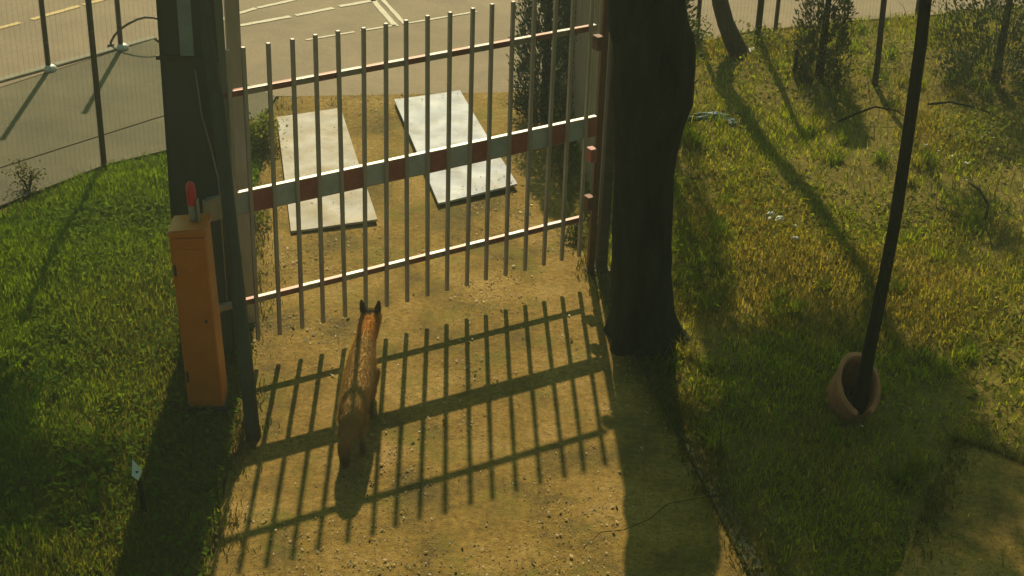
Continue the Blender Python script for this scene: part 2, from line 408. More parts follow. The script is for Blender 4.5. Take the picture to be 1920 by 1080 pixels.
rail('bottom_rail', -1.7 * S, 16.1 * S, 0.284, 0.312, M_RAIL)
mid = rail('striped_rail', -1.75 * S, 16.6 * S, 0.738, 0.846, M_STEEL)
mid['label'] = 'wide middle rail banded red and white'
for i in range(-1, 17):
    bm = bmesh.new(); x0 = i * S + 0.002 if i > -1 else -1.2 * S; x1 = (i + 1) * S - 0.002
    if i == 16: x1 = 16.58 * S
    box(bm, x0, x1, .0085, .0135, 0.743, 0.841, 0.001)
    for v in bm.verts: v.co.z += RS * v.co.x
    o = obj('stripe_panel', bm, M_REDPAINT if i % 2 == 0 else M_WHITEPAINT, gate); o.parent = mid
# latch plates at the left end
for x0, z0, z1 in ((-1.95, 0.742, 0.838), (-1.92, 0.280, 0.318)):
    bm = bmesh.new(); box(bm, x0 * S, (x0 + .42) * S, .004, .03, z0, z1, 0.003)
    obj('latch_plate', bm, M_STEEL, gate)
for z0 in (0.36, 0.62, 1.2):
    bm = bmesh.new(); box(bm, 16.2 * S, 16.55 * S, -.02, .03, z0 + .03, z0 + .10, 0.004); obj('hinge', bm, M_REDPAINT if z0 == .62 else M_RUST, gate)

def gate_post(loc, wd, h, mat_, label):
    p = tag(empty('gate_post', loc, 0.3), label, 'post')
    bm = bmesh.new(); box(bm, -wd / 2, wd / 2, -wd / 2, wd / 2, -0.05, h, 0.004); obj('shaft', bm, mat_, p)
    bm = bmesh.new(); box(bm, -wd / 2 - .003, wd / 2 + .003, -wd / 2 - .003, wd / 2 + .003, h, h + .012, 0.003); obj('cap', bm, M_DARKSTEEL, p)
    bm = bmesh.new(); box(bm, -wd * .8, wd * .8, -wd * .8, wd * .8, -0.05, .008, 0.003); obj('base_plate', bm, M_DARKSTEEL, p)
    return p
gate_post((-1.268, 6.66, 0), .062, 2.3, M_STEEL, 'grey steel gate post just right of the concrete pole')
gate_post((0.405, 7.345, 0), .034, 2.2, M_RUST, 'thin reddish gate post at right end of the striped rail')
gate_post((0.462, 7.36, 0), .05, 2.25, M_DARKSTEEL, 'dark steel gate post against the thick dark tree trunk')

# fence of pale pickets running away from the gate's right post
sf = tag(empty('picket_fence', (0.47, 7.52, 0)), 'pale picket fence running to the road behind right gate post', 'fence')
fd = Vector((-0.22, 3.05, 0)); fl = fd.length; fu = fd / fl; ang = math.atan2(fu.y, fu.x)
bm = bmesh.new(); box(bm, -.007, .007, -.007, .007, 0.10, 1.5, 0.002)
pk = bpy.data.meshes.new('picket'); bm.to_mesh(pk); bm.free(); pk.materials.append(M_STEEL)
for i in range(27):
    o = bpy.data.objects.new('picket', pk); COL.objects.link(o); o.parent = sf; o.location = fu * (i * .115 + .06); o.rotation_euler = (0, rnd.uniform(-.006, .006), ang)
for z in (0.30, 1.30):
    bm = bmesh.new(); box(bm, 0, fl, -.024, -.009, z, z + .028, .002)
    o = obj('rail', bm, M_STEEL, sf); o.rotation_euler = (0, 0, ang)
for s_ in (1.55, 3.1):
    bm = bmesh.new(); box(bm, -.02, .02, -.02, .02, -.05, 1.6, .003); o = obj('post', bm, M_STEEL, sf); o.location = fu * s_ + Vector((.03, 0, 0))

# ------------------------------------------------------------------ concrete utility pole with strut
up = tag(empty('utility_pole', (-1.40, 6.43, 0)), 'thick dark concrete utility pole with leaning strut beside orange cabinet', 'pole')
bm = bmesh.new()
r = bmesh.ops.create_cube(bm, size=1.0)
for v in r['verts']:
    k = 1.0 if v.co.z < 0 else 0.72
    v.co = Vector((v.co.x * 0.262 * k, v.co.y * 0.22 * k, -0.1 if v.co.z < 0 else 7.2))
bmesh.ops.bevel(bm, geom=list(bm.edges), offset=0.018, segments=2, affect='EDGES')
sh = obj('shaft', bm, M_POLE, up)
bm = bmesh.new(); box(bm, -.030, .028, -.112, -.1045, 1.46, 2.05, .002); obj('plate', bm, M_PLATE, up)
bm = bmesh.new()
tube(bm, [(0.325, -0.80, -0.03), (0.27, -0.62, 0.35), (0.20, -0.40, 0.80), (0.13, -0.18, 1.25), (0.085, -0.10, 1.55), (0.07, -0.06, 2.0)], [(.032, .03), (.031, .029), (.030, .028), (.029, .026), (.028, .025), (.026, .022)], 8)
obj('strut', bm, M_POLE, up, True)
bm = bmesh.new(); tube(bm, [(0.03, -.113, 1.40), (0.045, -.115, 1.2), (0.075, -.115, 1.05), (0.10, -.114, .9), (.105, -.113, .3)], .0035, 6); obj('cable', bm, M_STEEL, up, True)
for z in (1.44, 1.9):
    bm = bmesh.new(); box(bm, -.133, .133, -.119, -.108, z, z + .018, .002); obj('strap', bm, M_DARKSTEEL, up)

# ------------------------------------------------------------------ orange barrier cabinet
cb = tag(empty('barrier_cabinet', (-1.318, 5.915, 0), 0.05), 'orange barrier cabinet with red capped rod on its top', 'cabinet'); cb.rotation_euler[1] = -.038; cb.scale = (.86, .95, .99)
bm = bmesh.new(); box(bm, -.088, .088, -.085, .085, -.02, .850, .010); obj('body', bm, M_ORANGE, cb, False)
bm = bmesh.new()
r = bmesh.ops.create_cube(bm, size=1.0)
for v in r['verts']:
    z = .853 if v.co.z < 0 else (.883 if v.co.x < 0 else .893)
    v.co = Vector((v.co.x * .188, v.co.y * .182, z))
bmesh.ops.bevel(bm, geom=list(bm.edges), offset=0.009, segments=3, affect='EDGES'); obj('lid', bm, M_ORANGE, cb)
bm = bmesh.new(); box(bm, -.068, .068, -.0895, -.084, .06, .80, .002); dr = obj('door', bm, M_ORANGE, cb)
for z_ in (.16, .68):
    bm = bmesh.new(); box(bm, -.079, -.066, -.094, -.086, z_, z_ + .05, .002); obj('hinge', bm, M_DARKSTEEL, dr)
bm = bmesh.new(); tube(bm, [(.05, -.088, .46), (.05, -.094, .46)], .008, 10); o = obj('lock', bm, M_DARKSTEEL, dr)
bm = bmesh.new(); box(bm, -.098, .098, -.095, .095, -.03, .03, .004); obj('plinth', bm, M_DARKSTEEL, cb)
bm = bmesh.new()
zs = [0.893, .90, .96, .985]; tube(bm, [(.022, .02, z) for z in zs], [.022, .022, .022, .0215], 14); rod = obj('rod', bm, M_GREYPL, cb, True)
bm = bmesh.new(); tube(bm, [(.022, .02, z) for z in (.96, .962, 1.035, 1.05, 1.06, 1.066)], [.0215, .0235, .0235, .020, .013, .003], 14); o = obj('red_cap', bm, M_RED, rod, True)
bm = bmesh.new(); box(bm, .046, .054, -.01, .03, .893, .985, .002); obj('bracket', bm, M_STEEL, cb)

# ------------------------------------------------------------------ boards lying on the drive
def board(pts, z, m_, label):
    c = Vector((sum(p[0] for p in pts) / 4, sum(p[1] for p in pts) / 4, 0))
    b_ = bmesh.new(); N = 14; th = 0.012
    P = [Vector((*p, 0)) - c for p in pts]
    grid = []
    for i in range(N + 1):
        row = []
        for j in range(N + 1):
            u, v = i / N, j / N
            q_ = (P[0].lerp(P[1], u)).lerp(P[3].lerp(P[2], u), v)
            q_.z = z + 0.006 * math.sin(3 * u + 2) * math.sin(4 * v) + 0.010 * max(0, abs(u - .5) * 2 - .7)
            row.append(q_)
        grid.append(row)
    T = [[b_.verts.new(q_ + Vector((0, 0, th))) for q_ in r_] for r_ in grid]; B = [[b_.verts.new(q_) for q_ in r_] for r_ in grid]
    for i in range(N):
        for j in range(N):
            b_.faces.new((T[i][j], T[i + 1][j], T[i + 1][j + 1], T[i][j + 1])); b_.faces.new((B[i][j], B[i][j + 1], B[i + 1][j + 1], B[i + 1][j]))
    for i in range(N):
        for e0, e1 in (((i, 0), (i + 1, 0)), ((i, N), (i + 1, N)), ((0, i), (0, i + 1)), ((N, i), (N, i + 1))):
            b_.faces.new((T[e0[0]][e0[1]], T[e1[0]][e1[1]], B[e1[0]][e1[1]], B[e0[0]][e0[1]]))
    bmesh.ops.recalc_face_normals(b_, faces=b_.faces)
    o = obj('board', b_, m_); o.location = c
    return tag(o, label, 'board')
board([(-1.52, 9.30), (-1.14, 9.50), (-0.75, 7.82), (-1.20, 7.65)], 0.010, M_BOARD2, 'dirty pale board on the drive, nearer the concrete pole')
board([(-0.81, 9.66), (-0.39, 9.87), (0.01, 8.35), (-0.43, 8.06)], 0.018, M_BOARD, 'clean white board on the drive, nearer the picket fence')

# ------------------------------------------------------------------ foliage tools
def leaf_cards(n_, centers, spread, size, cols, mat_, name, parent, flat=0.0, aspect=0.55):
    """n_ leaf shaped quads (kite) around cluster centres"""
    ci = rng.integers(0, len(centers), n_); C = np.asarray(centers)[ci]
    P = C + rng.normal(0, 1, (n_, 3)) * spread
    d = rng.normal(0, 1, (n_, 3)); d[:, 2] *= (1 - flat); d /= np.linalg.norm(d, axis=1)[:, None]
    e = np.cross(d, rng.normal(0, 1, (n_, 3))); e /= np.linalg.norm(e, axis=1)[:, None]
    s_ = size * rng.uniform(.6, 1.3, n_)[:, None]
    V = np.stack([P, P + d * s_ * .5 + e * s_ * aspect * .5, P + d * s_, P + d * s_ * .5 - e * s_ * aspect * .5], 1).reshape(-1, 3)
    cc = np.asarray(cols)[rng.integers(0, len(cols), n_)] * rng.uniform(.7, 1.25, (n_, 1))
    return mesh_np(name, V, 4, np.arange(n_ * 4), mat_, parent, np.repeat(cc, 4, 0))

def blades(name, P, hh, wd, lean, cols, mat_, label, cat):
    n_ = len(P); az = rng.uniform(0, 2 * np.pi, n_); d = np.stack([np.cos(az), np.sin(az), np.zeros(n_)], -1); sd = np.stack([-d[:, 1], d[:, 0], d[:, 2]], -1)
    H = hh * rng.uniform(.5, 1.25, n_)[:, None]; Ln = lean * rng.uniform(.2, 1.3, n_)[:, None] * H; W = wd * rng.uniform(.7, 1.3, n_)[:, None]
    up_ = np.array([0, 0, 1.0])
    m_ = P + up_ * H * .6 + d * Ln * .35; t_ = P + up_ * H * .95 + d * Ln
    V = np.stack([P - sd * W / 2, P + sd * W / 2, m_ - sd * W * .42, m_ + sd * W * .42, t_], 1).reshape(-1, 3)
    b0 = np.arange(n_)[:, None] * 5
    I = np.concatenate([b0 + [0, 1, 3], b0 + [0, 3, 2], b0 + [2, 3, 4]], 1).reshape(-1)
    return mesh_np(name, V, 3, I, mat_, None, np.repeat(cols, 5, 0))

def scatter(P, box_, n_, dens=None):
    x = rng.uniform(box_[0], box_[1], n_); y = rng.uniform(box_[2], box_[3], n_); k = inpoly(x, y, P)
    x, y = x[k], y[k]
    if dens is not None:
        k = rng.uniform(0, 1, len(x)) < dens(x, y); x, y = x[k], y[k]
    return np.stack([x, y, hgt(x, y) - .004], -1)

def vnoise(x, y, s, seed=0.0):
    return np.array([noise.noise((a * s + seed, b * s - seed, seed)) for a, b in zip(x, y)]) if len(x) < 2000 else _vn(x, y, s, seed)
_tab = np.random.default_rng(5).uniform(-1, 1, (256, 256))
def _vn(x, y, s, seed=0.0):
    u, v = x * s + seed * 17.3 + 500, y * s + seed * 7.7 + 500; i, j = np.floor(u).astype(int), np.floor(v).astype(int); f, g_ = u - i, v - j
    f, g_ = f * f * (3 - 2 * f), g_ * g_ * (3 - 2 * g_); T = lambda a, b: _tab[a % 256, b % 256]
    return (T(i, j) * (1 - f) + T(i + 1, j) * f) * (1 - g_) + (T(i, j + 1) * (1 - f) + T(i + 1, j + 1) * f) * g_

# ------------------------------------------------------------------ left lawn
P = scatter(LAWN, (-4.2, -1.0, 4.2, 9.3), 150000)
e_ = edge_dist(P[:, 0], P[:, 1], LAWN); k = rng.uniform(0, 1, len(P)) < np.clip(0.35 + e_ / .25, 0, 1); P = P[k]
v1, v2 = _vn(P[:, 0], P[:, 1], 2.2), _vn(P[:, 0], P[:, 1], 9, 2)
mix_ = np.clip(.5 + .5 * v1 + .35 * v2 + rng.normal(0, .18, len(P)), 0, 1)[:, None]
dry = np.clip((P[:, 0] + 2.25) / .8 + .45 * v1, 0, 1)[:, None] * np.clip((8.2 - P[:, 1]) / 1.5, 0, 1)[:, None]
cg = (1 - mix_) * np.array([.075, .145, .005]) + mix_ * np.array([.18, .27, .008]); cg = cg * (1 - .55 * dry) + .55 * dry * np.array([.17, .135, .035])
hh = (0.045 + .03 * np.clip(v1 + .5 * v2 + .3, 0, 1))[:, None]
lawn = blades('lawn_grass', P, 1.0, .0065, .7, cg, M_GRASS, None, None)
# blade height varies: rescale through z about the root
me = lawn.data; co = np.empty(len(me.vertices) * 3, np.float32); me.vertices.foreach_get('co', co); co = co.reshape(-1, 5, 3)
root = P[:, None, :]; co = root + (co - root) * np.concatenate([np.stack([hh[:, 0]] * 5, 1)[..., None]] * 3, -1)
wv = (co[:, 1] - co[:, 0]); wl = np.linalg.norm(wv, axis=1)[:, None]; u_ = wv / np.maximum(wl, 1e-9)
W_ = .0062 * rng.uniform(.7, 1.3, (len(P), 1)); md0 = (co[:, 2] + co[:, 3]) / 2; rt0 = (co[:, 0] + co[:, 1]) / 2
co[:, 0] = rt0 - u_ * W_ / 2; co[:, 1] = rt0 + u_ * W_ / 2; co[:, 2] = md0 - u_ * W_ * .4; co[:, 3] = md0 + u_ * W_ * .4
me.vertices.foreach_set('co', co.astype(np.float32).ravel()); me.update()
tag(lawn, 'lush short green grass left of the concrete pole', 'grass', kind='stuff')
# clover-like broad leaves over the lawn
Q = scatter(LAWN, (-4.0, -1.1, 4.4, 9.2), 42000, lambda x, y: np.clip(.45 + .6 * _vn(x, y, 3, 4), .05, 1))
Q[:, 2] += rng.uniform(.02, .06, len(Q))
vq = np.clip(.5 + .5 * _vn(Q[:, 0], Q[:, 1], 2.6, 1) + rng.normal(0, .2, len(Q)), 0, 1)[:, None]
nq = len(Q); az = rng.uniform(0, 6.283, nq); tl = rng.normal(0, .45, (nq, 2)); d = np.stack([np.cos(az), np.sin(az), tl[:, 0]], -1); e2 = np.stack([-np.sin(az), np.cos(az), tl[:, 1]], -1)
sz = rng.uniform(.007, .017, (nq, 1))
V = np.stack([Q - d * sz, Q + e2 * sz * .8, Q + d * sz, Q - e2 * sz * .8], 1).reshape(-1, 3)
cq = (1 - vq) * np.array([.07, .14, .006]) + vq * np.array([.16, .25, .008])
tag(mesh_np('clover', V, 4, np.arange(nq * 4), M_GRASS, None, np.repeat(cq, 4, 0)), 'low broad clover leaves spread through the left lawn', 'clover', kind='stuff')

# ------------------------------------------------------------------ right field: sparse, dry and green weeds
P = scatter(FIELD, (.2, 4.8, 4.2, 12.6), 242000, lambda x, y: np.clip(.42 + .75 * _vn(x, y, 2.3, 3) + .35 * _vn(x, y, 8, 6), .08, 1))
k = ~inpoly(P[:, 0], P[:, 1], PATH) | (rng.uniform(0, 1, len(P)) < .05); P = P[k]
v1, v2 = _vn(P[:, 0], P[:, 1], 1.7, 9), _vn(P[:, 0], P[:, 1], 7, 3)
g1 = np.clip(.58 + .95 * v1 + .35 * v2 + rng.normal(0, .22, len(P)), 0, 1)[:, None]
cg = (1 - g1) * np.array([.30, .245, .04]) + g1 * np.array([.28, .33, .012])
dk_ = (rng.uniform(0, 1, len(P)) < .15)[:, None]; cg = np.where(dk_, cg * np.array([.45, .55, .6]), cg)
fld = blades('weed_grass', P, .056, .0055, .9, cg, M_GRASS, None, None)
tag(fld, 'sparse dry and green weeds right of the tree trunk', 'weeds', kind='stuff')
# taller stalks
P = scatter(FIELD, (.5, 4.8, 4.2, 12.4), 2600, lambda x, y: np.clip(.3 + 1.0 * _vn(x, y, 1.5, 12), .05, 1)); P = P[~inpoly(P[:, 0], P[:, 1], PATH)]
cg = np.where((rng.uniform(0, 1, len(P)) < .5)[:, None], np.array([[.16, .12, .045]]), np.array([[.085, .12, .018]])) * rng.uniform(.6, 1.2, (len(P), 1))
tag(blades('weed_stalks', P, .15, .006, .8, cg, M_GRASS, None, None), 'taller thin weed stalks among the right field', 'weeds', kind='stuff')
tc_ = scatter(FIELD, (.6, 4.9, 4.0, 12.0), 420, lambda x, y: np.clip(.35 + .9 * _vn(x, y, 1.9, 5), .05, 1)); tc_ = tc_[~inpoly(tc_[:, 0], tc_[:, 1], PATH)]
nb = 70; P = np.repeat(tc_, nb, 0) + np.concatenate([rng.normal(0, .026, (len(tc_) * nb, 2)), np.zeros((len(tc_) * nb, 1))], 1)
tcol = np.array([[.24, .30, .012], [.17, .24, .012], [.28, .27, .03], [.11, .16, .012]])[rng.integers(0, 4, len(tc_))]
tag(blades('weed_tufts', P, .085, .0055, 1.0, np.repeat(tcol, nb, 0) * rng.uniform(.7, 1.2, (len(P), 1)), M_GRASS, None, None), 'clumped green and straw coloured tufts in the right field', 'weeds', kind='stuff')
# broad weed leaves on the right
Q = scatter(FIELD, (.3, 4.8, 4.2, 12.3), 60000, lambda x, y: np.clip(.2 + .9 * _vn(x, y, 2.0, 14) + .3 * _vn(x, y, 9, 1), .02, 1)); Q = Q[~inpoly(Q[:, 0], Q[:, 1], PATH)]
Q[:, 2] += rng.uniform(.01, .05, len(Q)); nq = len(Q)
az = rng.uniform(0, 6.283, nq); tl = rng.normal(0, .5, (nq, 2)); d = np.stack([np.cos(az), np.sin(az), tl[:, 0]], -1); e2 = np.stack([-np.sin(az), np.cos(az), tl[:, 1]], -1); sz = rng.uniform(.006, .02, (nq, 1))
V = np.stack([Q - d * sz, Q + e2 * sz * .6, Q + d * sz, Q - e2 * sz * .6], 1).reshape(-1, 3)
cq = np.array([[.20, .26, .012], [.26, .29, .012], [.15, .21, .012], [.26, .21, .035]])[rng.integers(0, 4, nq)] * rng.uniform(.7, 1.2, (nq, 1))
tag(mesh_np('weed_leaves', V, 4, np.arange(nq * 4), M_GRASS, None, np.repeat(cq, 4, 0)), 'broad low weed leaves among the right field', 'weeds', kind='stuff')

# leaf bits and grit over the drive and bare soil
DR = DRIVE_L + DRIVE_R[::-1]
x = rng.uniform(-1.6, 1.1, 42000); y = rng.uniform(4.4, 9.9, 42000); k = inpoly(x, y, DR) & (rng.uniform(0, 1, 42000) < np.clip(.25 + .9 * _vn(x, y, 2.6, 21) + .5 * _vn(x, y, 8, 2), .03, 1)); x, y = x[k], y[k]
x2 = rng.uniform(.4, 3.6, 5000); y2 = rng.uniform(4.8, 11.5, 5000); k = inpoly(x2, y2, FIELD); x2, y2 = x2[k], y2[k]
bz = np.where(inpoly(x, y, [(-1.52, 9.30), (-1.14, 9.50), (-0.75, 7.82), (-1.20, 7.65)]) | inpoly(x, y, [(-0.81, 9.66), (-0.39, 9.87), (0.01, 8.35), (-0.43, 8.06)]), np.where(rng.uniform(0, 1, len(x)) < .25, .038, -.01), .004)
Q = np.concatenate([np.stack([x, y, bz], -1), np.stack([x2, y2, hgt(x2, y2) + .015], -1)]); nq = len(Q)
az = rng.uniform(0, 6.283, nq); tl = rng.normal(0, .4, (nq, 2)); d = np.stack([np.cos(az), np.sin(az), tl[:, 0]], -1); e2 = np.stack([-np.sin(az), np.cos(az), tl[:, 1]], -1); sz = rng.gamma(2.2, .0013, (nq, 1)) + .0011
Q[:, 2] += sz[:, 0] * .45
V = np.stack([Q - d * sz, Q + e2 * sz * .6, Q + d * sz, Q - e2 * sz * .7], 1).reshape(-1, 3)
pal = np.array([[.34, .24, .09], [.22, .14, .045], [.12, .085, .03], [.44, .36, .2], [.58, .52, .40], [.10, .11, .02]])
cq = pal[rng.choice(6, nq, p=[.3, .25, .2, .13, .04, .08])] * rng.uniform(.75, 1.2, (nq, 1))
tag(mesh_np('leaf_litter', V, 4, np.arange(nq * 4), M_LITTER, None, np.repeat(cq, 4, 0)), 'scattered dry leaf bits on the drive', 'leaf litter', kind='stuff')
# moss and grass creeping over the drive edges
P1 = []
for Pl, sgn in ((DRIVE_L, 1), (DRIVE_R, -1), ([(1.3, 4.2), (1.50, 4.85), (1.72, 5.35), (1.95, 5.82)], 1), ([(2.62, 5.30), (2.10, 5.75), (1.95, 5.82)], -1)):
    for (x0, y0), (x1, y1) in zip(Pl, Pl[1:]):
        n_ = int((2600 if Pl is DRIVE_R else 900) * math.hypot(x1 - x0, y1 - y0)); t = rng.uniform(0, 1, n_); off = np.abs(rng.normal(0, .045, n_)) * sgn * (1.4 if sgn > 0 else .4) if Pl is not DRIVE_R else rng.normal(.055, .05, n_)
        P1.append(np.stack([x0 + (x1 - x0) * t + off, y0 + (y1 - y0) * t, np.zeros(n_)], -1))
P = np.concatenate(P1); P = P[rng.uniform(0, 1, len(P)) < np.clip(.35 + .9 * _vn(P[:, 0], P[:, 1], 3.1, 8), .03, 1)]; P = P[P[:, 1] > 4.3]
cg = np.where((rng.uniform(0, 1, len(P)) < .5)[:, None], np.array([[.10, .12, .012]]), np.array([[.18, .14, .035]])) * rng.uniform(.7, 1.2, (len(P), 1))
tag(blades('edge_grass', P, .035, .005, 1.0, cg, M_GRASS, None, None), 'short grass creeping over the edges of the drive', 'grass', kind='stuff')

# ------------------------------------------------------------------ trees
def rough_trunk(bm, pts, rad, n=18, amp=.06, seed=0):
    rings = tube(bm, pts, rad, n)
    for i, rg in enumerate(rings):
        c = sum((v.co for v in rg), Vector()) / n
        for v in rg:
            d_ = v.co - c; v.co = c + d_ * (1 + amp * noise.noise(v.co * 7 + Vector((seed, 0, 0))) + amp * .6 * noise.noise(Vector((v.co.x * 25, v.co.y * 25, v.co.z * 4 + seed))))
def crown(parent, cx, rad, nleaf, size, cols, nclus=60, seed=0, mat_=None):
    r_ = np.random.default_rng(seed); d_ = r_.normal(0, 1, (nclus, 3)); d_ /= np.linalg.norm(d_, axis=1)[:, None]
    cen = np.array(cx) + d_ * np.array(rad) * (r_.uniform(.25, 1, (nclus, 1)) ** .5)
    return leaf_cards(nleaf, cen, min(rad) * .16, size, cols, mat_ or M_LEAF, 'crown', parent), cen
GREENS = [(.05, .085, .015), (.07, .105, .02), (.04, .065, .012), (.09, .11, .02)]

bt = tag(empty('broadleaf_tree', (0.635, 6.62, 0)), 'thick dark tree trunk with a bulge standing right of the gate', 'tree')
bm = bmesh.new()
prof = [(-.08, .02, .225), (-.02, .01, .195), (0.06, .0, .168), (.14, -.01, .152), (.35, -.03, .142), (.6, -.04, .138), (.85, -.05, .138), (.98, -.05, .142), (1.1, -.045, .158), (1.22, -.04, .176), (1.36, -.04, .184), (1.5, -.06, .178), (1.62, -.09, .17), (1.8, -.11, .165), (2.1, -.12, .16), (2.6, -.1, .15), (3.1, -.08, .13)]
ip = []
for (z0, x0, r0), (z1, x1, r1) in zip(prof, prof[1:]):
    for k_ in range(3):
        u = k_ / 3; ip.append((z0 + (z1 - z0) * u, x0 + (x1 - x0) * u, r0 + (r1 - r0) * u))
ip.append(prof[-1])
rough_trunk(bm, [(x, 0, z) for z, x, r_ in ip], [r_ for z, x, r_ in ip], 44, .06, 3)
for v in bm.verts:
    if v.co.z < .2:
        a_ = math.atan2(v.co.y, v.co.x); k_ = (.2 - v.co.z) / .28; v.co.x *= 1 + .22 * k_ * math.sin(a_ * 5 + 1); v.co.y *= 1 + .22 * k_ * math.sin(a_ * 5 + 1)
obj('trunk', bm, M_BARK, bt, True)
cr, cen = crown(bt, (-.05, .1, 4.3), (1.5, 1.4, 1.1), 9000, .07, GREENS, 90, 4)
for q_ in (cen[0], cen[7], cen[15], cen[22], cen[40]):
    bm = bmesh.new(); a_ = Vector((-.08, 0, 3.0)); e3 = Vector(q_); tube(bm, [a_, a_.lerp(e3, .5) + Vector((0, 0, .15)), e3], [.07, .045, .015], 8); obj('limb', bm, M_BARK, bt, True)

t2 = tag(empty('broadleaf_tree', (1.58, 10.74, 0)), 'slim crooked tree with pale trunk near the right fence', 'tree')
bm = bmesh.new()
rough_trunk(bm, [(0.03, 0, -.05), (0.0, 0, .02), (-.07, 0, .14), (-.14, 0, .28), (-.19, 0, .42), (-.23, 0, .6), (-.20, 0, 1.0), (-.10, 0, 1.6), (0.0, 0, 2.3), (.05, 0, 3.1), (.08, 0, 3.8)], [.085, .075, .066, .06, .058, .058, .057, .055, .052, .048, .036], 16, .10, 8)
obj('trunk', bm, M_BARK2, t2, True)
cr, cen = crown(t2, (-.30, 0, 4.75), (.72, .7, .95), 9000, .08, GREENS, 70, 9)
for q_ in (cen[1], cen[9], cen[17], cen[33]):
    bm = bmesh.new(); a_ = Vector((.06, 0, 3.4)); e3 = Vector(q_); tube(bm, [a_, a_.lerp(e3, .5) + Vector((0, 0, .1)), e3], [.035, .022, .008], 7); obj('limb', bm, M_BARK2, t2, True)

t3 = tag(empty('broadleaf_tree', (-4.5, 10.0, 0)), 'unseen leafy tree added left of view to shade lower left', 'tree')  # added tree out of view; its crown darkens the lower-left lawn
bm = bmesh.new(); rough_trunk(bm, [(0, 0, -.1), (0, 0, .3), (.05, 0, 1.2), (.2, 0, 2.2), (.6, 0, 3.2), (1.1, 0, 4.0)], [.15, .12, .105, .095, .08, .05], 16, .1, 6); obj('trunk', bm, M_BARK2, t3, True)
cr, cen = crown(t3, (1.45, .1, 4.75), (1.45, .8, .75), 15000, .085, GREENS, 90, 19)
for q_ in (cen[1], cen[9], cen[17], cen[33], cen[50]):
    bm = bmesh.new(); a_ = Vector((.7, 0, 3.4)); e3 = Vector(q_); tube(bm, [a_, a_.lerp(e3, .5) + Vector((0, 0, .1)), e3], [.05, .03, .008], 7); obj('limb', bm, M_BARK2, t3, True)

sp = tag(empty('sapling', (1.572, 6.035, 0)), 'slender dark sapling rising out of the terracotta ring', 'tree')
bm = bmesh.new()
rough_trunk(bm, [(.0, 0, -.05), (0, 0, .1), (.004, 0, .3), (.018, 0, .6), (.028, 0, .92), (.026, 0, 1.3), (.02, 0, 1.7), (.012, 0, 1.9), (.0, 0, 2.4), (-.02, 0, 2.9)], [.034, .031, .029, .027, .026, .0255, .025, .024, .02, .014], 14, .05, 5)
obj('trunk', bm, M_BARK, sp, True)
cr, cen = crown(sp, (0, 0, 3.2), (.5, .5, .55), 1600, .06, GREENS, 25, 12)

pl = tag(empty('sapling', (2.425, 10.22, 0)), 'thin reddish brown sapling stem near the back right fence', 'tree')
bm = bmesh.new(); rough_trunk(bm, [(0, 0, -.05), (0, 0, .2), (-.012, 0, .45), (-.02, 0, .7), (-.02, 0, 1.2), (0, 0, 1.8)], [.023, .021, .02, .019, .016, .01], 10, .08, 2); obj('trunk', bm, M_BARK2, pl, True)
crown(pl, (0, 0, 2.0), (.3, .3, .4), 700, .05, GREENS, 14, 13)

def conifer(loc, h, r_, n_, label, seed, cols):
    t = tag(empty('conifer_shrub', loc), label, 'shrub')
    bm = bmesh.new(); tube(bm, [(0, 0, -.05), (0, 0, h * .5), (0, 0, h * .95)], [.035, .02, .004], 8); obj('stem', bm, M_BARK, t, True)
    rg = np.random.default_rng(seed); zz = rg.uniform(.02, 1, n_) ** 1.15; prof_ = r_ * np.clip(np.minimum(1, zz * 9 + .55), 0, 1) * (1 - .75 * zz ** 2.2) * rg.uniform(.35, 1.06, n_) ** .5
    a_ = rg.uniform(0, 6.283, n_); prof_ *= 1 + .22 * np.sin(a_ * 4 + zz * 9) * np.sin(zz * 14 + a_) + .14 * np.sin(a_ * 9 - zz * 27)
    gp = np.sin(a_ * 6 + 3 * np.sin(zz * 11)) + np.sin(zz * 31 + a_ * 3) > -1.1; prof_ = np.where(gp, prof_, prof_ * .45)
    P_ = np.stack([np.cos(a_) * prof_, np.sin(a_) * prof_, zz * h], -1)
    d_ = np.stack([np.cos(a_) * .5, np.sin(a_) * .5, rg.uniform(.3, 1.3, n_)], -1) + rg.normal(0, .3, (n_, 3)); d_ /= np.linalg.norm(d_, axis=1)[:, None]
    e_ = np.cross(d_, rg.normal(0, 1, (n_, 3))); e_ /= np.linalg.norm(e_, axis=1)[:, None]; s_ = rg.uniform(.018, .042, (n_, 1))
    V_ = np.stack([P_, P_ + d_ * s_ * .5 + e_ * s_ * .16, P_ + d_ * s_, P_ + d_ * s_ * .5 - e_ * s_ * .16], 1).reshape(-1, 3)
    c_ = np.asarray(cols)[rg.integers(0, len(cols), n_)] * rg.uniform(.7, 1.25, (n_, 1))
    mesh_np('foliage', V_, 4, np.arange(n_ * 4), M_NEEDLE, t, np.repeat(c_, 4, 0)); return t
DKG = [(.035, .065, .04), (.05, .085, .05), (.028, .05, .028)]
conifer((.17, 9.5, 0), 1.35, .20, 15000, 'dark green conifer shrub behind the gate beside picket fence', 1, DKG)
conifer((.52, 9.35, 0), 1.4, .20, 12000, 'dark conifer shrub on the far side of the picket fence', 11, DKG)
conifer((.86, 9.6, 0), 3.0, .22, 16000, 'tall conifer shrub added behind the thick trunk for its shade', 2, DKG)  # mostly hidden; placed and sized for the shadow right of the trunk
conifer((2.06, 10.32, 0), 1.15, .18, 9000, 'narrow dark conifer shrub right of the slim crooked tree', 3, [(.075, .095, .035), (.055, .075, .028)])
conifer((3.28, 10.35, 0), 1.5, .42, 17000, 'wide loose conifer shrub in the top right corner', 4, [(.055, .085, .02), (.04, .06, .018)])

